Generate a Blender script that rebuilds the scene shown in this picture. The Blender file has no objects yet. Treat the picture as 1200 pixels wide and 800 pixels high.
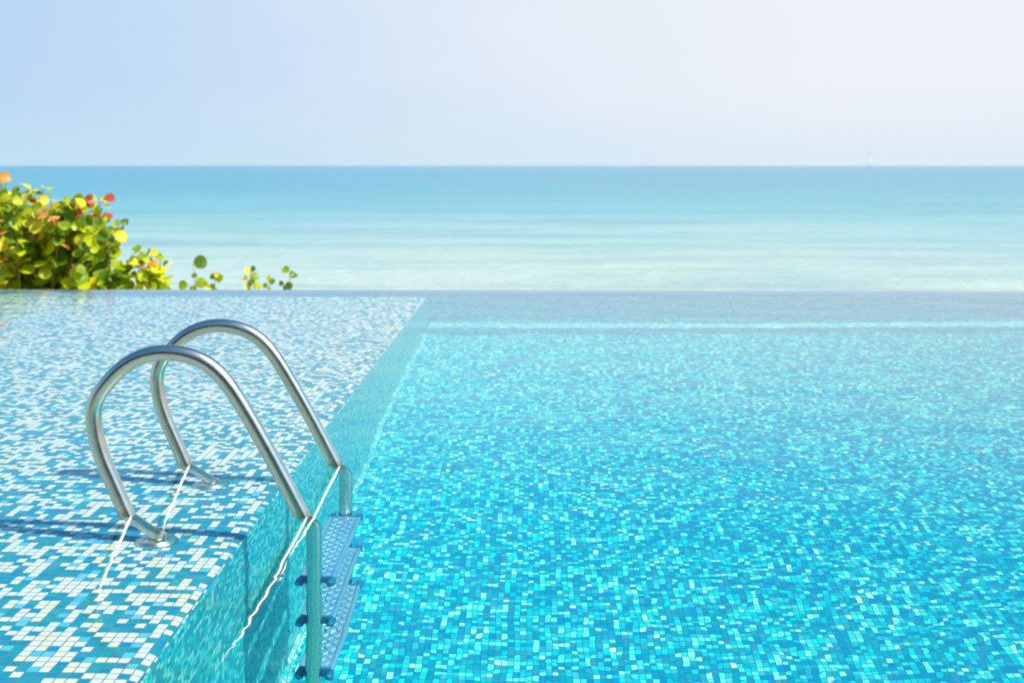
import bpy, bmesh, math, random
from mathutils import Vector, Matrix
R = math.radians
sc = bpy.context.scene
col = sc.collection
random.seed(11)

# ------------------------------------------------------------------ measures
F_PX, CAM_H, YAW = 1375.0, 0.965, math.atan(27 / 1375.0)
WALL_X = -0.812          # face of the tanning ledge towards the deep pool
LEDGE_Z = -0.23
FLOOR_Z = -1.68
FAR_IN, FAR_OUT = 8.82, 9.09   # infinity wall
REAR = 0.45               # edge of the terrace the picture is taken from
SUN_EL, SUN_AZ = R(51), R(108)  # azimuth clockwise from +Y

# ------------------------------------------------------------------ helpers
def link(o, parent=None):
    col.objects.link(o)
    if parent: o.parent = parent
    return o

def tag(o, label=None, cat=None, group=None, kind=None):
    if label: o['label'] = label
    if cat: o['category'] = cat
    if group: o['group'] = group
    if kind: o['kind'] = kind
    return o

def empty(name, loc=(0, 0, 0)):
    o = bpy.data.objects.new(name, None)
    o.location = loc
    o.empty_display_size = 0.1
    return link(o)

def mesh(name, bm, mats, parent=None, smooth=False, angle=None):
    bmesh.ops.recalc_face_normals(bm, faces=bm.faces) if angle != 'keep' else None
    me = bpy.data.meshes.new(name)
    bm.to_mesh(me); bm.free()
    for m in (mats if isinstance(mats, (list, tuple)) else [mats]): me.materials.append(m)
    if smooth:
        for p in me.polygons: p.use_smooth = True
        if isinstance(angle, (int, float)): me.set_sharp_from_angle(angle=angle)
    return link(bpy.data.objects.new(name, me), parent)

def box(bm, x0, x1, y0, y1, z0, z1, bev=0.0, seg=2):
    t = bmesh.new()
    bmesh.ops.create_cube(t, size=1)
    for v in t.verts:
        v.co = Vector(((x0 + x1) / 2 + v.co.x * (x1 - x0), (y0 + y1) / 2 + v.co.y * (y1 - y0), (z0 + z1) / 2 + v.co.z * (z1 - z0)))
    if bev: bmesh.ops.bevel(t, geom=t.edges[:], offset=bev, segments=seg, affect='EDGES', profile=0.5)
    me = bpy.data.meshes.new('t'); t.to_mesh(me); t.free(); bm.from_mesh(me); bpy.data.meshes.remove(me)

def tube(bm, pts, rad, n=12, cap=True):
    pts = [Vector(p) for p in pts]
    rads = rad if isinstance(rad, (list, tuple)) else [rad] * len(pts)
    rings, nrm = [], None
    for i, p in enumerate(pts):
        t = (pts[min(i + 1, len(pts) - 1)] - pts[max(i - 1, 0)]).normalized()
        if nrm is None:
            nrm = t.cross(Vector((0, 1, 0.01))).normalized()
            if nrm.length < .1: nrm = t.cross(Vector((1, 0, 0))).normalized()
        else:
            nrm = (nrm - t * nrm.dot(t)).normalized()
        b = t.cross(nrm)
        rings.append([bm.verts.new(p + (nrm * math.cos(2 * math.pi * k / n) + b * math.sin(2 * math.pi * k / n)) * rads[i]) for k in range(n)])
    for a, b in zip(rings, rings[1:]):
        for k in range(n): bm.faces.new((a[k], a[(k + 1) % n], b[(k + 1) % n], b[k]))
    if cap:
        bm.faces.new(rings[0][::-1]); bm.faces.new(rings[-1])

def lathe(bm, prof, c, n=40):
    """profile of (radius, z) turned round the vertical through c"""
    rings = []
    for r, z in prof:
        rings.append([bm.verts.new((c[0] + r * math.cos(2 * math.pi * k / n), c[1] + r * math.sin(2 * math.pi * k / n), c[2] + z)) for k in range(n)])
    for a, b in zip(rings, rings[1:]):
        for k in range(n): bm.faces.new((a[k], a[(k + 1) % n], b[(k + 1) % n], b[k]))

def strip(bm, prof, y0, y1, v_off=0.0, mats=None, u0=0.0, ny=1):
    """extrude an (x, z) profile along y with arc-length UVs in metres"""
    uv = bm.loops.layers.uv.verify()
    u = [u0]
    for a, b in zip(prof, prof[1:]): u.append(u[-1] + math.dist(a, b))
    ys = [y0 + (y1 - y0) * k / ny for k in range(ny + 1)]
    rows = [[bm.verts.new((x, y, z)) for x, z in prof] for y in ys]
    for j in range(ny):
        for i in range(len(prof) - 1):
            f = bm.faces.new((rows[j][i], rows[j][i + 1], rows[j + 1][i + 1], rows[j + 1][i]))
            for l, (uu, vv) in zip(f.loops, ((u[i], ys[j]), (u[i + 1], ys[j]), (u[i + 1], ys[j + 1]), (u[i], ys[j + 1]))):
                l[uv].uv = (uu, vv + v_off)
            if mats: f.material_index = mats[i]
            f.smooth = True
    return u

# ------------------------------------------------------------------ materials
def srgb(r, g, b):
    f = lambda c: (c / 255) / 12.92 if c / 255 <= .04045 else ((c / 255 + .055) / 1.055) ** 2.4
    return (f(r), f(g), f(b), 1)

class NT:
    def __init__(s, name):
        s.m = bpy.data.materials.new(name); s.m.use_nodes = True
        s.t = s.m.node_tree; s.t.nodes.clear()
        s.out = s.t.nodes.new('ShaderNodeOutputMaterial')
    def n(s, typ, ins=None, **props):
        nd = s.t.nodes.new(typ)
        for k, v in props.items(): setattr(nd, k, v)
        for k, v in (ins or {}).items():
            sock = nd.inputs[k]
            if hasattr(v, 'is_output') or isinstance(v, bpy.types.NodeSocket): s.t.links.new(v, sock)
            else: sock.default_value = v
        return nd
    def math(s, op, a, b=0.0, c=None):
        d = {0: a, 1: b}
        if c is not None: d[2] = c
        return s.n('ShaderNodeMath', d, operation=op).outputs[0]
    def mix(s, fac, a, b, blend='MIX'):
        nd = s.t.nodes.new('ShaderNodeMix'); nd.data_type = 'RGBA'; nd.blend_type = blend
        for i, v in ((0, fac), (6, a), (7, b)):
            if isinstance(v, bpy.types.NodeSocket): s.t.links.new(v, nd.inputs[i])
            else: nd.inputs[i].default_value = v
        return nd.outputs[2]
    def ramp(s, fac, stops, interp='LINEAR'):
        nd = s.n('ShaderNodeValToRGB', {0: fac}); cr = nd.color_ramp; cr.interpolation = interp
        while len(cr.elements) > 1: cr.elements.remove(cr.elements[-1])
        cr.elements[0].position = stops[0][0]; cr.elements[0].color = stops[0][1]
        for p, c in stops[1:]:
            e = cr.elements.new(p); e.color = c
        return nd.outputs[0]
    def done(s, sh):
        s.t.links.new(sh, s.out.inputs[0]); return s.m

def mosaic(name, pitch, stops, grout, joint=0.055, seed=0.0, rough=0.25, jit=0.25, wear=None):
    t = NT(name)
    uv = t.n('ShaderNodeTexCoord').outputs['UV']
    sx = t.n('ShaderNodeSeparateXYZ', {0: uv})
    u = t.math('DIVIDE', sx.outputs[0], pitch); v = t.math('DIVIDE', sx.outputs[1], pitch)
    # slightly hand-laid: the sheets of 12 x 12 tiles sit a little off each other
    sh = t.n('ShaderNodeCombineXYZ', {0: t.math('FLOOR', t.math('DIVIDE', u, 12)), 1: t.math('FLOOR', t.math('DIVIDE', v, 12)), 2: 3.0 + seed})
    shn = t.n('ShaderNodeSeparateColor', {0: t.n('ShaderNodeTexWhiteNoise', {'Vector': sh.outputs[0]}, noise_dimensions='3D').outputs['Color']})
    u = t.math('ADD', u, t.math('MULTIPLY', t.math('SUBTRACT', shn.outputs[0], .5), .05))
    v = t.math('ADD', v, t.math('MULTIPLY', t.math('SUBTRACT', shn.outputs[1], .5), .05))
    iu, iv = t.math('FLOOR', u), t.math('FLOOR', v)
    cell = t.n('ShaderNodeCombineXYZ', {0: iu, 1: iv, 2: seed}).outputs[0]
    wn = t.n('ShaderNodeTexWhiteNoise', {'Vector': cell}, noise_dimensions='3D')
    rgb = t.n('ShaderNodeSeparateColor', {0: wn.outputs['Color']})
    c = t.ramp(wn.outputs['Value'], stops, 'CONSTANT')
    # every tile its own firing tone and a cloudy glaze
    br = t.math('MULTIPLY_ADD', rgb.outputs[0], jit, 1 - jit * .6)
    gl = t.n('ShaderNodeTexNoise', {'Vector': uv, 'Scale': 70.0, 'Detail': 2.0})
    br = t.math('MULTIPLY', br, t.math('MULTIPLY_ADD', gl.outputs[0], .22, .89))
    hs = t.n('ShaderNodeHueSaturation', {'Hue': t.math('MULTIPLY_ADD', rgb.outputs[1], .02, .49), 'Saturation': t.math('MULTIPLY_ADD', rgb.outputs[2], .25, .9), 'Value': br, 'Fac': 1.0, 'Color': c})
    fu = t.math('ABSOLUTE', t.math('SUBTRACT', t.math('FRACT', u), .5)); fv = t.math('ABSOLUTE', t.math('SUBTRACT', t.math('FRACT', v), .5))
    edge = t.math('MAXIMUM', fu, fv)
    g = t.n('ShaderNodeMapRange', {0: edge, 1: .5 - joint, 2: .5 - joint * .55, 3: 0.0, 4: 1.0}).outputs[0]
    dirt = t.n('ShaderNodeTexNoise', {'Vector': uv, 'Scale': 2.3, 'Detail': 4.0})
    gc = t.mix(dirt.outputs[0], grout, tuple(x * .7 for x in grout[:3]) + (1,))
    base = t.mix(g, hs.outputs[0], gc)
    hgt = t.math('SUBTRACT', 1.0, g)
    bump = t.n('ShaderNodeBump', {'Strength': .5, 'Distance': .0015, 'Height': hgt})
    p = t.n('ShaderNodeBsdfPrincipled', {'Base Color': base, 'Roughness': t.math('MULTIPLY_ADD', g, .5, rough), 'Specular IOR Level': .3, 'Normal': bump.outputs[0]})
    return t.done(p.outputs[0])

TEAL, TEAL2, DEEP = srgb(0, 158, 182), srgb(0, 168, 180), srgb(0, 150, 190)
LEDGE_MIX = [(0, TEAL), (.22, TEAL2), (.40, DEEP), (.45, srgb(110, 206, 230)), (.525, srgb(238, 234, 234)),
             (.68, srgb(242, 236, 222)), (.80, srgb(240, 230, 198)), (.93, srgb(232, 236, 218)), (.985, srgb(242, 218, 196))]
FLOOR_MIX = [(0, srgb(0, 158, 190)), (.24, srgb(0, 170, 190)), (.44, srgb(0, 148, 198)), (.48, srgb(0, 194, 206)),
             (.67, srgb(56, 216, 208)), (.83, srgb(108, 232, 210)), (.95, srgb(160, 238, 198)), (.993, srgb(206, 236, 190))]
WALL_MIX = [(0, srgb(0, 184, 204)), (.25, srgb(0, 198, 206)), (.42, srgb(20, 224, 228)), (.68, srgb(104, 240, 234)), (.88, srgb(150, 246, 230))]
M_ledge = mosaic('ledge_mosaic', .025, LEDGE_MIX, srgb(120, 132, 140), seed=1.0, joint=.07)
M_floor = mosaic('floor_mosaic', .0215, FLOOR_MIX, srgb(0, 136, 160), seed=2.0, joint=.06)
M_wall = mosaic('wall_mosaic', .025, WALL_MIX, srgb(10, 130, 136), seed=3.0, joint=.07)
M_far = mosaic('weir_mosaic_lightened', .025, [(0, srgb(104, 216, 244)), (.3, srgb(146, 230, 248)), (.6, srgb(186, 242, 250)), (.85, srgb(64, 200, 240))], srgb(150, 204, 224), seed=5.0, joint=.06)  # tile colours lightened to stand in for sunlight this shaded face lacks
M_cove = mosaic('cove_mosaic', .025, [(0, srgb(110, 218, 218)), (.5, srgb(176, 232, 212)), (.75, srgb(40, 200, 215))], srgb(60, 130, 140), seed=4.0)

def water_mat():
    t = NT('pool_water')
    pos = t.n('ShaderNodeTexCoord').outputs['Object']
    m1 = t.n('ShaderNodeMapping', {'Vector': pos, 'Scale': (1.0, 1.35, 1.0), 'Rotation': (0, 0, .35)}).outputs[0]
    a = t.n('ShaderNodeTexNoise', {'Vector': m1, 'Scale': 2.2, 'Detail': 1.0, 'Roughness': .4})
    b = t.n('ShaderNodeTexNoise', {'Vector': m1, 'Scale': 7.5, 'Detail': 1.0, 'Roughness': .5, 'Distortion': .4})
    c = t.n('ShaderNodeTexNoise', {'Vector': pos, 'Scale': 22.0, 'Detail': 1.0, 'Roughness': .5, 'Distortion': .6})
    h = t.math('ADD', t.math('MULTIPLY', a.outputs[0], .0024), t.math('ADD', t.math('MULTIPLY', b.outputs[0], .0006), t.math('MULTIPLY', c.outputs[0], .00007)))
    yy = t.n('ShaderNodeSeparateXYZ', {0: pos}).outputs[1]
    h = t.math('MULTIPLY', h, t.n('ShaderNodeMapRange', {0: yy, 1: 3.4, 2: 8.5, 3: 1.0, 4: 3.2}).outputs[0])
    bump = t.n('ShaderNodeBump', {'Strength': 1.0, 'Distance': 1.0, 'Height': h})
    g = t.n('ShaderNodeBsdfGlass', {'Color': (.90, .99, 1, 1), 'Roughness': 0.0, 'IOR': 1.333, 'Normal': bump.outputs[0]})
    return t.done(g.outputs[0])
M_water = water_mat()

def steel():
    t = NT('brushed_steel')
    pos = t.n('ShaderNodeTexCoord').outputs['Object']
    sp = t.n('ShaderNodeTexNoise', {'Vector': pos, 'Scale': 35.0, 'Detail': 4.0})
    fine = t.n('ShaderNodeTexNoise', {'Vector': pos, 'Scale': 500.0, 'Detail': 2.0})
    r = t.math('MULTIPLY_ADD', sp.outputs[0], .12, .20)
    rust = t.n('ShaderNodeTexNoise', {'Vector': pos, 'Scale': 14.0, 'Detail': 5.0, 'Roughness': .7})
    # tea stain along the waterline of the tube
    z = t.n('ShaderNodeSeparateXYZ', {0: t.n('ShaderNodeNewGeometry').outputs['Position']}).outputs[2]
    band = t.n('ShaderNodeMapRange', {0: t.math('ABSOLUTE', t.math('SUBTRACT', z, .004)), 1: 0.0, 2: .016, 3: 1.0, 4: 0.0}).outputs[0]
    st = t.math('MULTIPLY', band, t.n('ShaderNodeMapRange', {0: rust.outputs[0], 1: .35, 2: .6}).outputs[0])
    c = t.mix(sp.outputs[0], (.70, .56, .43, 1), (.77, .65, .53, 1))
    c = t.mix(t.math('MULTIPLY', st, .8), c, srgb(176, 112, 58))
    bump = t.n('ShaderNodeBump', {'Strength': .015, 'Distance': .001, 'Height': fine.outputs[0]})
    p = t.n('ShaderNodeBsdfPrincipled', {'Base Color': c, 'Metallic': 1.0, 'Roughness': r, 'Normal': bump.outputs[0]})
    return t.done(p.outputs[0])
M_steel = steel()

def simple(name, c1, c2, scale=8.0, rough=.6, metal=0.0, spec=.4, bump=.0, bscale=60.0, stretch=(1, 1, 1)):
    t = NT(name)
    pos = t.n('ShaderNodeMapping', {'Vector': t.n('ShaderNodeTexCoord').outputs['Object'], 'Scale': stretch}).outputs[0]
    n1 = t.n('ShaderNodeTexNoise', {'Vector': pos, 'Scale': scale, 'Detail': 5.0, 'Roughness': .6})
    c = t.ramp(n1.outputs[0], [(.3, c1), (.7, c2)])
    ins = {'Base Color': c, 'Metallic': metal, 'Roughness': rough, 'Specular IOR Level': spec}
    if bump:
        n2 = t.n('ShaderNodeTexNoise', {'Vector': pos, 'Scale': bscale, 'Detail': 4.0})
        ins['Normal'] = t.n('ShaderNodeBump', {'Strength': bump, 'Distance': .01, 'Height': n2.outputs[0]}).outputs[0]
    return t.done(t.n('ShaderNodeBsdfPrincipled', ins).outputs[0])

M_coping = simple('weir_stone', srgb(96, 126, 162), srgb(114, 142, 178), 3, .5, bump=.2)
M_outer = simple('outer_render', srgb(150, 160, 160), srgb(176, 182, 178), 2, .8, bump=.3)
M_tread = simple('pressed_tread', srgb(150, 204, 226), srgb(176, 218, 232), 6, .3, metal=.65)
M_bracket = simple('moulded_plastic', srgb(30, 112, 150), srgb(40, 128, 164), 20, .35)
M_sand = simple('beach_sand', srgb(196, 176, 140), srgb(218, 200, 166), .6, .9, spec=.1, bump=.6, bscale=9)
M_stone = simple('terrace_boards', srgb(78, 46, 28), srgb(104, 66, 42), 3, .7, bump=.3, stretch=(.2, 6, 1))
M_bark = simple('bark', srgb(96, 78, 58), srgb(132, 104, 74), 18, .8)
M_stem = simple('green_stem', srgb(112, 120, 40), srgb(150, 120, 62), 18, .6)
M_sail = simple('sail_cloth', srgb(232, 240, 242), srgb(240, 246, 246), .3, .8)
M_hull = simple('hull_paint', srgb(214, 226, 232), srgb(226, 234, 238), .3, .4)

def leaf(name, c1, c2, tr, transl=.45):
    t = NT(name)
    pos = t.n('ShaderNodeTexCoord').outputs['Object']
    n1 = t.n('ShaderNodeTexNoise', {'Vector': pos, 'Scale': 9.0, 'Detail': 3.0})
    c = t.ramp(n1.outputs[0], [(.3, c1), (.7, c2)])
    p = t.n('ShaderNodeBsdfPrincipled', {'Base Color': c, 'Roughness': .42, 'Specular IOR Level': .35})
    tl = t.n('ShaderNodeBsdfTranslucent', {'Color': tr})
    mx = t.n('ShaderNodeMixShader', {0: transl, 1: p.outputs[0], 2: tl.outputs[0]})
    return t.done(mx.outputs[0])
LEAVES = [leaf('leaf_green', srgb(98, 128, 10), srgb(126, 150, 20), srgb(176, 196, 6)),
          leaf('leaf_dark', srgb(56, 92, 14), srgb(84, 116, 20), srgb(130, 160, 6), .35),
          leaf('leaf_lime', srgb(160, 180, 14), srgb(186, 196, 26), srgb(222, 222, 14)),
          leaf('leaf_yellow', srgb(214, 196, 26), srgb(224, 208, 60), srgb(248, 230, 40)),
          leaf('leaf_orange', srgb(204, 128, 50), srgb(222, 164, 100), srgb(244, 160, 60)),
          leaf('leaf_red', srgb(150, 62, 22), srgb(176, 82, 36), srgb(204, 84, 24))]

# ------------------------------------------------------------------ setting: pool
bm = bmesh.new()
arc = [(WALL_X - .04 + .04 * math.sin(a), LEDGE_Z - .04 + .04 * math.cos(a)) for a in [math.pi / 2 * k / 8 for k in range(9)]]
prof = [(-7.0, LEDGE_Z)] + arc + [(WALL_X, FLOOR_Z + .02)]
n_top = 1 + 6
strip(bm, prof, REAR, FAR_IN, mats=[0] * n_top + [1] * (len(prof) - 1 - n_top), u0=0.013)
ledge = mesh('tanning_ledge', bm, [M_ledge, M_wall]); tag(ledge, kind='structure')

bm = bmesh.new()
cove = [(WALL_X + .022 - .022 * math.cos(a), FLOOR_Z + .022 - .022 * math.sin(a)) for a in [math.pi / 2 * k / 4 for k in range(5)]]
prof = cove + [(7.0, FLOOR_Z), (7.0, .118)]
strip(bm, prof, REAR, FAR_IN, mats=[1] * 4 + [0, 2])
floor = mesh('pool_floor', bm, [M_floor, M_cove, M_wall]); tag(floor, kind='structure')

# rear wall of the pool, behind the camera
bm = bmesh.new()
uv = bm.loops.layers.uv.verify()
f = bm.faces.new([bm.verts.new(c) for c in ((-7, REAR, FLOOR_Z), (7, REAR, FLOOR_Z), (7, REAR, .118), (-7, REAR, .118))])
for l in f.loops: l[uv].uv = (l.vert.co.x, l.vert.co.z)
f = bm.faces.new([bm.verts.new(c) for c in ((-7, REAR, LEDGE_Z), (-7, FAR_IN, LEDGE_Z), (-7, FAR_IN, .118), (-7, REAR, .118))])
for l in f.loops: l[uv].uv = (l.vert.co.y, l.vert.co.z)
rear = mesh('pool_side', bm, M_wall); tag(rear, kind='structure')

# infinity wall with its inner step
iw = empty('infinity_wall', (0, (FAR_IN + FAR_OUT) / 2, -1.4))
tag(iw, 'long low infinity wall at the far side of the pool with water spilling over it', 'wall')
def wbox(name, x0, x1, y0, y1, z0, z1, mats, uvmap=False):
    b = bmesh.new()
    uvl = b.loops.layers.uv.verify()
    box(b, x0, x1, y0, y1, z0, z1, .004, 2)
    for fc in b.faces:
        n = fc.normal
        for l in fc.loops:
            c = l.vert.co
            l[uvl].uv = (c.x, c.z + .004) if abs(n.y) > .7 else (c.x, c.y + .0113)
        if len(mats) > 1: fc.material_index = 0 if n.y < -.7 else 1
    o = mesh(name, b, mats)
    o.parent = iw; o.matrix_parent_inverse = Matrix.Translation(-iw.location)
    return o
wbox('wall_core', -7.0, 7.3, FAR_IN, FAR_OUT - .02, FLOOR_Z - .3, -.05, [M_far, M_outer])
wbox('coping', -7.0, 7.3, FAR_IN - .002, FAR_OUT, -.05, -.012, [M_coping])
bm = bmesh.new(); uvl = bm.loops.layers.uv.verify()
def quad(b, cs, uvs, mi=0):
    f = b.faces.new([b.verts.new(c) for c in cs]); f.material_index = mi
    for l, q in zip(f.loops, uvs): l[uvl].uv = q
BX0, BX1, BY, BZ = WALL_X + .004, 6.99, 8.60, -1.45
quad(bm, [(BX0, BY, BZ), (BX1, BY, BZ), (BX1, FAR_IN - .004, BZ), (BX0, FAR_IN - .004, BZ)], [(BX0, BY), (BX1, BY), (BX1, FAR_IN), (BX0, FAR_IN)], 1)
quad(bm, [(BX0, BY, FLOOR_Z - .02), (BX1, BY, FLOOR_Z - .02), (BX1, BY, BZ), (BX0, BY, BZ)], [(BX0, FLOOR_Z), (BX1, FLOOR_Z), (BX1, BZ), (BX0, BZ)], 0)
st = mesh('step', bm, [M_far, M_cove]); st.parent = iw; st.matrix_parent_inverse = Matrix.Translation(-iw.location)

# the body of water: a flat surface with a rounded lip over the weir, closed below the tiles
bm = bmesh.new()
X0, X1 = -6.995, 6.995
yz = [(REAR + .005, FLOOR_Z - .15)] + [(y, 0) for y in (REAR + .005, 1.0, 3.0, 5.0, 7.0, FAR_OUT - .04, FAR_OUT - .01)]
yz += [(FAR_OUT - .01 + .02 * math.sin(a), -.02 + .02 * math.cos(a)) for a in (R(30), R(60), R(90))] + [(FAR_OUT + .01, FLOOR_Z - .15)]
rows = [[bm.verts.new((x, y, z)) for x in (X0, X1)] for y, z in yz]
for a, b in zip(rows, rows[1:] + rows[:1]): bm.faces.new((a[0], a[1], b[1], b[0]))
for k in (0, 1): bm.faces.new([r[k] for r in rows])
water = mesh('pool_water', bm, M_water); tag(water, kind='structure')
for p in water.data.polygons: p.use_smooth = abs(p.normal.z) > .05 and p.normal.z > -.5
water.data.set_sharp_from_angle(angle=R(40))

# terrace round the dry sides
bm = bmesh.new()
box(bm, 7.004, 14, -14, 9.3, -.4, .12); box(bm, -14, 7.0, -14, REAR - .004, -.4, .12); box(bm, -14, -7.004, REAR, 9.3, -.4, .12)
tag(mesh('terrace', bm, M_stone), kind='structure')

# unseen timber house, added behind the camera only for the handrails to mirror
M_timber = simple('timber_cladding', srgb(74, 44, 28), srgb(104, 66, 42), 2, .7, bump=.4, stretch=(6, 6, .3))
M_roof = simple('roof_shingles', srgb(70, 58, 50), srgb(92, 78, 66), 5, .8, bump=.4)
M_glass = simple('dark_glass', srgb(28, 36, 40), srgb(40, 50, 54), 1, .08, spec=.6)
house = empty('reflection_house', (-2, -4.4, .12)); tag(house, 'unseen dark timber house with a shingle roof, added for the handrails to mirror', 'house')
bm = bmesh.new(); box(bm, -10, 10, -3, 0, 0, 3.6); mesh('wall', bm, M_timber, house)
bm = bmesh.new()
rv = [bm.verts.new(c) for c in ((-10.8, .6, 3.5), (10.8, .6, 3.5), (10.8, -1.5, 5.2), (-10.8, -1.5, 5.2), (10.8, -3.9, 3.5), (-10.8, -3.9, 3.5))]
for q in ((0, 1, 2, 3), (3, 2, 4, 5), (0, 3, 5), (1, 4, 2), (0, 5, 4, 1)): bm.faces.new([rv[i] for i in q])
mesh('roof', bm, M_roof, house)
for xx in (-7, -2.5, 5.5):
    bm = bmesh.new(); box(bm, xx - .8, xx + .8, .003, .06, .9, 2.2); wf = mesh('window', bm, M_timber, house)
    bm = bmesh.new(); box(bm, xx - .7, xx + .7, .063, .07, 1.0, 2.1); mesh('pane', bm, M_glass, wf)
bm = bmesh.new(); box(bm, 1.0, 2.1, .003, .06, .003, 2.2, .01); dr = mesh('door', bm, M_roof, house)
bm = bmesh.new(); box(bm, 1.95, 2.02, .063, .1, 1.0, 1.14, .01); mesh('handle', bm, M_steel, dr)

# ------------------------------------------------------------------ setting: beach and sea
bm = bmesh.new()
xs = [-30000, -2000, -200, -40, -14, 0, 14, 40, 200, 2000, 30000]
yz = [(-400, -3.0), (8.9, -3.0), (9.094, -.95), (11, -1.0), (14, -1.4), (20, -2.3), (30, -3.1), (46, -4.05), (70, -4.7), (140, -7), (400, -9), (40000, -12)]
g = [[bm.verts.new((x, y, z)) for x in xs] for y, z in yz]
for a, b in zip(g, g[1:]):
    for i in range(len(xs) - 1): bm.faces.new((a[i], a[i + 1], b[i + 1], b[i]))
tag(mesh('beach', bm, M_sand), kind='structure')

def sea_mat():
    t = NT('sea_water')
    pos = t.n('ShaderNodeNewGeometry').outputs['Position']
    y = t.n('ShaderNodeSeparateXYZ', {0: pos}).outputs[1]
    lg = t.math('LOGARITHM', t.math('MAXIMUM', y, 1.0), 10.0)
    patch = t.n('ShaderNodeTexNoise', {'Vector': t.n('ShaderNodeMapping', {'Vector': pos, 'Scale': (.010, .035, 1)}).outputs[0], 'Scale': 1.0, 'Detail': 3.0})
    lg2 = t.math('ADD', lg, t.math('MULTIPLY', t.math('SUBTRACT', patch.outputs[0], .5), .22))
    f = t.n('ShaderNodeMapRange', {0: lg2, 1: 1.65, 2: 3.65}).outputs[0]
    L = lambda y: (math.log10(y) - 1.65) / 2.0
    c = t.ramp(f, [(L(48), (.37, .43, .35, 1)), (L(70), (.28, .385, .325, 1)), (L(95), (.19, .345, .32, 1)), (L(135), (.075, .275, .30, 1)),
                   (L(260), (.016, .215, .275, 1)), (L(700), (.008, .185, .26, 1)), (L(3000), (.012, .175, .275, 1))])
    far = t.n('ShaderNodeTexNoise', {'Vector': t.n('ShaderNodeMapping', {'Vector': pos, 'Scale': (.03, .10, 1)}).outputs[0], 'Scale': 1.0, 'Detail': 4.0, 'Roughness': .65})
    c = t.mix(t.n('ShaderNodeMapRange', {0: far.outputs[0], 1: .44, 2: .66, 3: 0.0, 4: .55}).outputs[0], c, (.015, .18, .22, 1))
    # weed and ripples of sand on the bottom, long in the direction of the shore
    wd = t.n('ShaderNodeTexNoise', {'Vector': t.n('ShaderNodeMapping', {'Vector': pos, 'Scale': (.09, .36, 1)}).outputs[0], 'Scale': 1.0, 'Detail': 3.0, 'Roughness': .55})
    k = t.n('ShaderNodeMapRange', {0: wd.outputs[0], 1: .52, 2: .72, 3: 0.0, 4: .4}).outputs[0]
    c = t.mix(k, c, (.08, .28, .21, 1))
    # waves: two trains of crests running along the shore
    w1 = t.n('ShaderNodeTexNoise', {'Vector': t.n('ShaderNodeMapping', {'Vector': pos, 'Scale': (.30, .62, 1), 'Rotation': (0, 0, .06)}).outputs[0], 'Scale': 1.0, 'Detail': 5.0, 'Roughness': .6, 'Distortion': .5})
    w2 = t.n('ShaderNodeTexNoise', {'Vector': t.n('ShaderNodeMapping', {'Vector': pos, 'Scale': (1.0, 2.2, 1)}).outputs[0], 'Scale': 1.0, 'Detail': 3.0})
    h = t.math('ADD', t.math('MULTIPLY', w1.outputs[0], .42), t.math('MULTIPLY', w2.outputs[0], .16))
    bump = t.n('ShaderNodeBump', {'Strength': 1.0, 'Distance': 1.0, 'Height': h})
    p = t.n('ShaderNodeBsdfPrincipled', {'Base Color': c, 'Roughness': .18, 'IOR': 1.333, 'Specular IOR Level': .4, 'Normal': bump.outputs[0]})
    return t.done(p.outputs[0])
bm = bmesh.new()
q = [bm.verts.new(c) for c in ((-40000, 44, -4), (40000, 44, -4), (40000, 40000, -4), (-40000, 40000, -4))]
bm.faces.new(q)
tag(mesh('sea', bm, sea_mat()), kind='structure')

# ------------------------------------------------------------------ pool ladder
def spline(pts, n=10, passes=30):
    P = [Vector((p[0], 0, p[1])) for p in pts]; out = []
    for i in range(len(P) - 1):
        p0, p1, p2, p3 = P[max(i - 1, 0)], P[i], P[i + 1], P[min(i + 2, len(P) - 1)]
        for k in range(n):
            t = k / n
            out.append(.5 * ((2 * p1) + (p2 - p0) * t + (2 * p0 - 5 * p1 + 4 * p2 - p3) * t * t + (3 * p1 - p0 - 3 * p2 + p3) * t ** 3))
    out.append(P[-1])
    for _ in range(passes):
        out = [out[0]] + [(out[i - 1] + out[i] * 2 + out[i + 1]) / 4 for i in range(1, len(out) - 1)] + [out[-1]]
    return out
RAIL = [(-1.046, LEDGE_Z), (-1.046, -.195), (-1.052, -.165), (-1.077, -.115), (-1.128, 0), (-1.170, .095), (-1.209, .185), (-1.2225, .266), (-1.219, .301), (-1.204, .338), (-1.158, .393),
        (-1.100, .434), (-1.023, .451), (-.941, .437), (-.889, .406), (-.853, .369), (-.817, .317), (-.758, .217), (-.697, .106), (-.642, 0),
        (-.625, -.035), (-.611, -.08), (-.609, -.13), (-.609, -.4), (-.609, -.8), (-.609, -1.2)]
PATH = spline(RAIL)
Y_NEAR, Y_FAR, TUBE = 3.224, 3.768, .0218
ladder = empty('pool_ladder', (-.85, (Y_NEAR + Y_FAR) / 2, LEDGE_Z))
tag(ladder, 'stainless steel pool ladder with two curved handrails at the tiled ledge edge', 'pool ladder')
def lpart(name, b, m, parent=None, **kw):
    o = mesh(name, b, m, **kw)
    o.parent = parent or ladder
    base = ladder.location.copy()
    o.matrix_parent_inverse = Matrix.Translation(-base)
    return o
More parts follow.
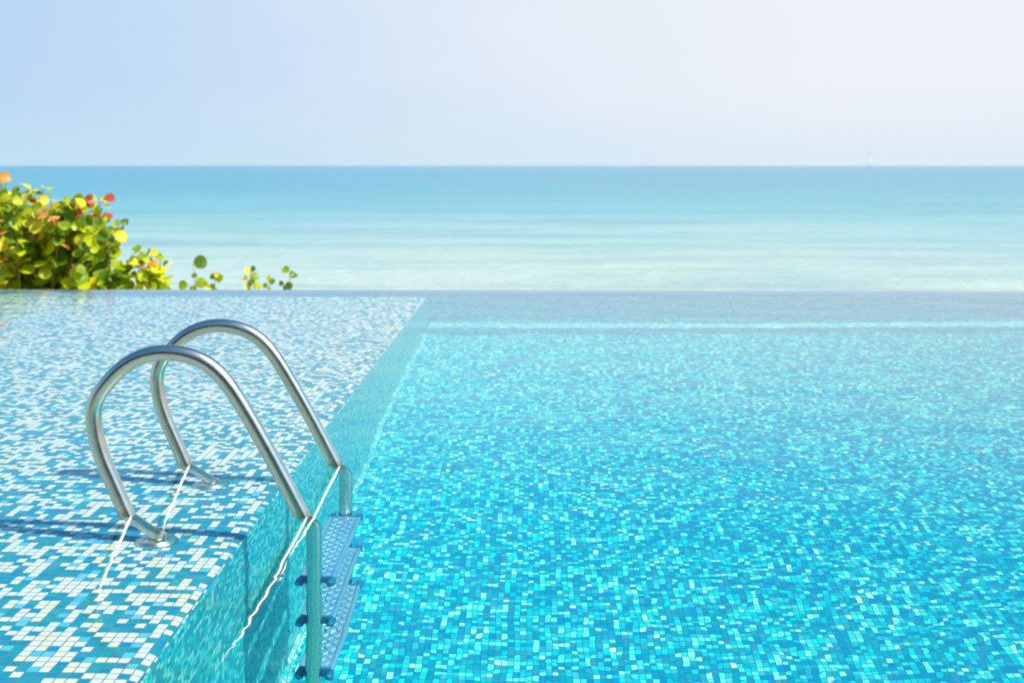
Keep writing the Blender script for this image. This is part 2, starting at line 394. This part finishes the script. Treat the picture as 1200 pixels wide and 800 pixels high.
for Y in (Y_NEAR, Y_FAR):
    b = bmesh.new()
    tube(b, [(p.x, Y, p.z) for p in PATH], TUBE, 28)
    rail = lpart('handrail', b, M_steel, smooth=True, angle=R(50))
    b = bmesh.new()
    lathe(b, [(TUBE + .001, .034), (.030, .034), (.034, .028), (.036, .018), (.044, .013), (.052, .010), (.058, .006), (.061, .0008)], (-1.046, Y, LEDGE_Z), 48)
    fl = mesh('flange', b, M_steel, smooth=True, angle=R(40)); fl.parent = rail
    b = bmesh.new()
    tube(b, [(-.609, Y, -1.19), (-.609, Y, -1.225), (-.609, Y, -1.235)], [TUBE + .005, TUBE + .005, TUBE], 20)
    fo = mesh('rubber_foot', b, M_bracket, smooth=True, angle=R(40)); fo.parent = rail
for zt in (-.512, -.772, -1.062):
    b = bmesh.new()
    x0, x1, y0, y1 = -.657, -.557, Y_NEAR + .026, Y_FAR - .026
    box(b, x0, x1, y0, y1, zt - .028, zt - .006, .004)
    # raised rim and diamond tread
    for rx in (x0 + .006, x1 - .006): box(b, rx - .006, rx + .006, y0, y1, zt - .008, zt, .002)
    for ry in (y0 + .006, y1 - .006): box(b, x0 + .012, x1 - .012, ry - .006, ry + .006, zt - .008, zt, .002)
    n = 0; yy = y0 + .03
    while yy < y1 - .02:
        for k in range(4):
            xx = x0 + .023 + k * .018; s = 1 if (n + k) % 2 else -1
            t = bmesh.new(); box(t, -.009, .009, -.0028, .0028, -.002, .0042, .0015, 1)
            bmesh.ops.rotate(t, verts=t.verts, cent=(0, 0, 0), matrix=Matrix.Rotation(s * R(40), 3, 'Z'))
            bmesh.ops.translate(t, verts=t.verts, vec=(xx, yy, zt - .006))
            me = bpy.data.meshes.new('t'); t.to_mesh(me); t.free(); b.from_mesh(me); bpy.data.meshes.remove(me)
        yy += .019; n += 1
    tr = lpart('tread', b, M_tread, smooth=True, angle=R(35))
    for Y, sg in ((Y_NEAR, 1), (Y_FAR, -1)):
        b = bmesh.new()
        for xx in (-.650, -.564):
            box(b, xx - .012, xx + .012, Y - .012, Y + sg * .034, zt - .032, zt - .003, .0115, 4) if sg > 0 else box(b, xx - .012, xx + .012, Y - .034, Y + .012, zt - .032, zt - .003, .0115, 4)
        box(b, -.652, -.562, Y - .006 + sg * .026, Y + .006 + sg * .026, zt - .04, zt + .004, .003, 2)
        br = mesh('bracket', b, M_bracket, smooth=True, angle=R(35)); br.parent = tr

# ------------------------------------------------------------------ sea grape shrubs
def add_leaf(bm, c, nrm, up, r, mi, cup=None):
    if cup is None: cup = random.uniform(.05, .34)
    nrm = nrm.normalized(); x = up.cross(nrm)
    if x.length < .01: x = Vector((1, 0, 0)).cross(nrm)
    x.normalize(); y = nrm.cross(x)
    J = 8; rows = []
    for j in range(J + 1):
        yy = -math.cos(math.pi * j / J) * r
        hw = math.sin(math.pi * j / J) * r * 1.08 * random.uniform(.95, 1.05)
        zz = -cup * .5 * (yy / r) ** 2 * r
        row = []
        for k in ((0,) if j in (0, J) else (-1, -.5, 0, .5, 1)):
            z = zz + cup * 1.6 * r * abs(k * hw / r) ** 1.4 + (random.uniform(-.04, .04) * r if abs(k) == 1 else 0)
            row.append(bm.verts.new(c + x * (k * hw) + y * yy + nrm * z))
        rows.append(row)
    for p, q in zip(rows, rows[1:]):
        for k in range(4):
            vs = [p[0], q[k + 1], q[k]] if len(p) == 1 else [p[k], p[k + 1], q[0]] if len(q) == 1 else [p[k], p[k + 1], q[k + 1], q[k]]
            fs = bm.faces.new(vs); fs.material_index = mi; fs.smooth = True

def pick(w): return random.choices(range(6), w)[0]

def shrub(name, label, cat, root, twigs, nleaf, rleaf, weights, group=None, tip_w=None, trunk=.03, face=0.0):
    """twigs: list of tip points; each twig rises from the root and carries paired leaves"""
    o = empty(name, root); tag(o, label, cat, group)
    fb, sb = bmesh.new(), bmesh.new()
    rt = Vector(root)
    counts = nleaf if isinstance(nleaf, list) else [nleaf] * len(twigs)
    for tip, nleaf in zip(twigs, counts):
        tip = Vector(tip)
        mid = rt.lerp(tip, .5) + Vector((random.uniform(-.1, .1), random.uniform(-.1, .1), 0)) * (tip - rt).length
        pts = []
        for k in range(9):
            t = k / 8
            p = rt * (1 - t) ** 2 + mid * 2 * t * (1 - t) + tip * t * t
            pts.append(p - rt)
        r0 = trunk * random.uniform(.7, 1)
        tube(sb, pts, [r0 * (1 - k / 8) + .004 for k in range(9)], 6)
        axis = (pts[-1] - pts[-3]).normalized()
        side = axis.orthogonal().normalized()
        L = nleaf * rleaf * .62
        for k in range(nleaf):
            s = k / max(1, nleaf - 1)
            d = pts[-1] - axis * (L * (1 - s))
            ang = k * 2.4 + random.uniform(-.5, .5)
            out = (Matrix.Rotation(ang, 3, axis) @ side + axis * random.uniform(.1, .8)).normalized()
            r = rleaf * random.uniform(.65, 1.15) * (1 - .25 * s)
            c = d + out * r * random.uniform(.9, 1.5)
            nr = (axis * random.uniform(.3, 1) + Vector((random.uniform(-1, 1), random.uniform(-1.2, .6), random.uniform(-.2, .9)))).normalized()
            if face: nr = (Vector((random.uniform(-.5, .9), -1, random.uniform(-.2, .6))) * face + nr * (1 - face)).normalized()
            mi = pick(tip_w if (tip_w and s > .72 and tip.z > .35) else weights)
            add_leaf(fb, c, nr, out, r, mi)
            if k % 2 == 0: tube(sb, [d, c - out * r * .5], .003, 4, cap=False)
    mesh('foliage', fb, LEAVES, o, angle='keep')
    mesh('branches', sb, M_stem, o, smooth=True)
    return o

def px_at(px, py, D):
    """point on the picture's ray at forward distance D (used to place plants by survey)"""
    l = (px - 600) / F_PX * D
    c, s = math.cos(YAW), math.sin(YAW)
    return (l * c - D * s, l * s + D * c, CAM_H - (py - 194) / F_PX * D)

W = [.40, .27, .25, .06, .018, .002]; TW = [.24, .10, .26, .13, .14, .13]
top = [(-90, 196), (0, 205), (20, 208), (45, 210), (70, 222), (95, 222), (118, 226), (132, 240), (140, 252), (150, 275), (158, 300)]
tw = []
for i in range(320):
    px = random.uniform(-150, 152)
    yt = next(a[1] + (b[1] - a[1]) * (max(px, -90) - a[0]) / (b[0] - a[0]) for a, b in zip(top, top[1:]) if a[0] <= max(px, -90) <= b[0])
    s = random.random() ** 1.05
    py = yt + 12 + s * (352 - yt)
    tw.append(px_at(px, py, random.uniform(13.0, 15.2)))
for px, py in ((22, 213), (50, 216), (85, 226), (118, 226), (142, 254), (0, 206), (100, 226), (-40, 200)): tw.append(px_at(px, py + 6, random.uniform(13.2, 14.2)))
shrub('sea_grape_shrub', 'large dense sea grape shrub with round green, yellow and red leaves beyond the pool edge', 'shrub', px_at(40, 440, 14.2)[:2] + (-1.35,), tw, 11, .082, W, tip_w=TW, trunk=.018, face=.1)
tw = [px_at(random.uniform(150, 192), random.uniform(300, 345), random.uniform(12.8, 13.6)) for _ in range(18)] + [px_at(164, 297, 13.2), px_at(184, 300, 13.1)]
shrub('sea_grape_shrub', 'low lime leaved shrub hugging the right foot of the large dense one', 'shrub', px_at(170, 440, 13.3)[:2] + (-1.25,), tw, 7, .078, [.3, .15, .38, .1, .07, 0])
SPR = [('tallest lone sprig, one round leaf held high above two dark ones', [(226, 302), (221, 330), (231, 322)], .066, [.6, .4, 0, 0, 0, 0], [1, 2, 2]),
       ('short lopsided sprig with yellow stalk leaves and one green leaf to its right', [(251, 318), (248, 332)], .044, [.3, .2, .2, .3, 0, 0], [3, 3]),
       ('upright bushy sprig with yellow middle, between two smaller sprigs', [(294, 312), (290, 324), (299, 328), (293, 330)], .044, [.25, .25, .2, .3, 0, 0], [3, 2, 2, 3]),
       ('smallest sprig, barely clearing the pool edge', [(317, 324), (314, 332)], .034, [.4, .2, .2, .2, 0, 0], [2, 2]),
       ('rightmost sprig, leaning right with a round dark green leaf on top', [(340, 315), (334, 328), (337, 334)], .052, [.5, .45, .05, 0, 0, 0], [2, 2, 2])]
for lab, tips, rl, w, nl in SPR:
    ps = [px_at(a, b + 4, 13.2) for a, b in tips]
    shrub('sea_grape_sprig', lab, 'sprig', px_at(tips[-1][0], 440, 13.3)[:2] + (-1.25,), ps, nl, rl, w, group='sea grape sprigs showing above the pool edge', trunk=.008, face=.7)

# ------------------------------------------------------------------ far sailing boat
D = 2000
bx, by, _ = px_at(1018, 194, D)
boat = empty('sailing_boat', (bx, by, -4)); tag(boat, 'tiny pale sailing boat far out on the horizon at the right', 'sailing boat')
b = bmesh.new()
st_ = [(-9, .4, 1.6), (-6, 2.0, 1.5), (0, 2.5, 1.4), (5, 1.7, 1.5), (9, .1, 1.9)]
rings = [[b.verts.new((w * s, yy, z)) for s, z in ((-1, zt), (-.8, .2), (0, -.8), (.8, .2), (1, zt))] for yy, w, zt in st_]
for a, c in zip(rings, rings[1:]):
    for k in range(5): b.faces.new((a[k], a[(k + 1) % 5], c[(k + 1) % 5], c[k]))
b.faces.new(rings[0]); b.faces.new(rings[-1][::-1])
mesh('hull', b, M_hull, boat)
b = bmesh.new(); tube(b, [(0, 1, 1.2), (0, 1, 31)], [.16, .08], 8); mesh('mast', b, M_hull, boat)
b = bmesh.new()
cols = []
for j in range(7):
    s = j / 6; wd_ = 6.6 * (1 - s) ** .8 + .4
    cols.append([b.verts.new((.12 + wd_ * k / 5 * .8, 1 + wd_ * k / 5 * .6 - .25, 3 + 27 * s + math.sin(math.pi * k / 5) * .1)) for k in range(6)])
for a, c in zip(cols, cols[1:]):
    for k in range(5): b.faces.new((a[k], a[k + 1], c[k + 1], c[k]))
bmesh.ops.solidify(b, geom=b.faces[:], thickness=.06)
mesh('sail', b, M_sail, boat, smooth=True)

# ------------------------------------------------------------------ light, sky, camera
w = bpy.data.worlds.new('World'); sc.world = w; w.use_nodes = True
nt = w.node_tree; nt.nodes.clear()
sky = nt.nodes.new('ShaderNodeTexSky'); sky.sky_type = 'NISHITA'; sky.sun_disc = False
sky.sun_elevation = SUN_EL; sky.sun_rotation = SUN_AZ
sky.altitude = 0; sky.air_density = 1.0; sky.dust_density = 1.6; sky.ozone_density = 2.0
# sea haze: the sky pales towards the horizon, and more so on the sunny side
def wn(typ, ins=None, **pr):
    nd = nt.nodes.new(typ)
    for k, v in pr.items(): setattr(nd, k, v)
    for k, v in (ins or {}).items():
        if isinstance(v, bpy.types.NodeSocket): nt.links.new(v, nd.inputs[k])
        else: nd.inputs[k].default_value = v
    return nd
def wmix(fac, a, b):
    nd = nt.nodes.new('ShaderNodeMix'); nd.data_type = 'RGBA'
    for i, v in ((0, fac), (6, a), (7, b)):
        if isinstance(v, bpy.types.NodeSocket): nt.links.new(v, nd.inputs[i])
        else: nd.inputs[i].default_value = v
    return nd.outputs[2]
SKY_K = .15
EXPO = 0.84
def skyc(r, g, b):
    k = 1 / (SKY_K * 2 ** EXPO)
    c = srgb(r, g, b); return (c[0] * k, c[1] * k, c[2] * k, 1)
dirn = wn('ShaderNodeTexCoord').outputs['Generated']
sep = wn('ShaderNodeSeparateXYZ', {0: dirn})
dot = wn('ShaderNodeVectorMath', {0: dirn, 1: (math.sin(R(60)), math.cos(R(60)), .25)}, operation='DOT_PRODUCT').outputs['Value']
cl = wn('ShaderNodeTexNoise', {'Vector': wn('ShaderNodeMapping', {'Vector': dirn, 'Scale': (1.6, 1.6, 5)}).outputs[0], 'Scale': 2.2, 'Detail': 3.0, 'Roughness': .5}).outputs[0]
dot2 = wn('ShaderNodeMath', {0: cl, 1: .22, 2: dot}, operation='MULTIPLY_ADD').outputs[0]
side = wn('ShaderNodeMapRange', {0: dot2, 1: .14, 2: .86}, interpolation_type='SMOOTHSTEP').outputs[0]
haze = wmix(side, skyc(186, 216, 245), skyc(237, 241, 249))
low = wmix(side, skyc(192, 223, 243), skyc(222, 236, 247))
deep = wn('ShaderNodeMix', {0: 1.0, 6: sky.outputs[0], 7: (.22, .60, .80, 1)}, data_type='RGBA', blend_type='MULTIPLY').outputs[2]
el = wn('ShaderNodeMapRange', {0: sep.outputs[2], 1: .0, 2: .07}, interpolation_type='SMOOTHSTEP').outputs[0]
haze = wmix(el, low, haze)
up = wn('ShaderNodeMapRange', {0: sep.outputs[2], 1: .155, 2: .30}, interpolation_type='SMOOTHSTEP').outputs[0]
skycol = wmix(up, haze, deep)
bg = wn('ShaderNodeBackground', {0: skycol, 1: SKY_K})
wo = wn('ShaderNodeOutputWorld', {0: bg.outputs[0]})

sd = bpy.data.lights.new('sun', 'SUN'); sd.energy = 4.8; sd.angle = R(2.4); sd.color = (1, .93, .81)
so = link(bpy.data.objects.new('sun', sd))
dvec = Vector((math.sin(SUN_AZ) * math.cos(SUN_EL), math.cos(SUN_AZ) * math.cos(SUN_EL), math.sin(SUN_EL)))
so.rotation_euler = dvec.to_track_quat('Z', 'Y').to_euler(); so.location = dvec * 50

# sunlight refracts through the water surface to what is under it
sd.cycles.is_caustics_light = True
water.cycles.is_caustics_caster = True
for o in bpy.data.objects:
    if o.type == 'MESH' and o is not water and (o.name.split('.')[0] in ('tanning_ledge', 'pool_floor', 'pool_side', 'wall_core', 'coping', 'step', 'handrail', 'flange', 'tread', 'bracket', 'rubber_foot')):
        o.cycles.is_caustics_receiver = True

cam = bpy.data.cameras.new('camera'); co = link(bpy.data.objects.new('camera', cam))
co.location = (0, 0, CAM_H); co.rotation_euler = (R(90), 0, YAW)
cam.sensor_width = 36; cam.lens = 36 * F_PX / 1200; cam.shift_y = -206 / 1200
cam.clip_start = .05; cam.clip_end = 90000
cam.dof.use_dof = True; cam.dof.focus_distance = 3.5; cam.dof.aperture_fstop = 4.5
sc.camera = co

sc.render.engine = 'CYCLES'
cy = sc.cycles
cy.use_denoising = True
cy.max_bounces = 10; cy.transmission_bounces = 8; cy.glossy_bounces = 5; cy.diffuse_bounces = 3
cy.caustics_refractive = True; cy.caustics_reflective = False
cy.sample_clamp_indirect = 4.0
vs = sc.view_settings
vs.view_transform = 'Standard'; vs.look = 'None'; vs.exposure = EXPO; vs.gamma = 1
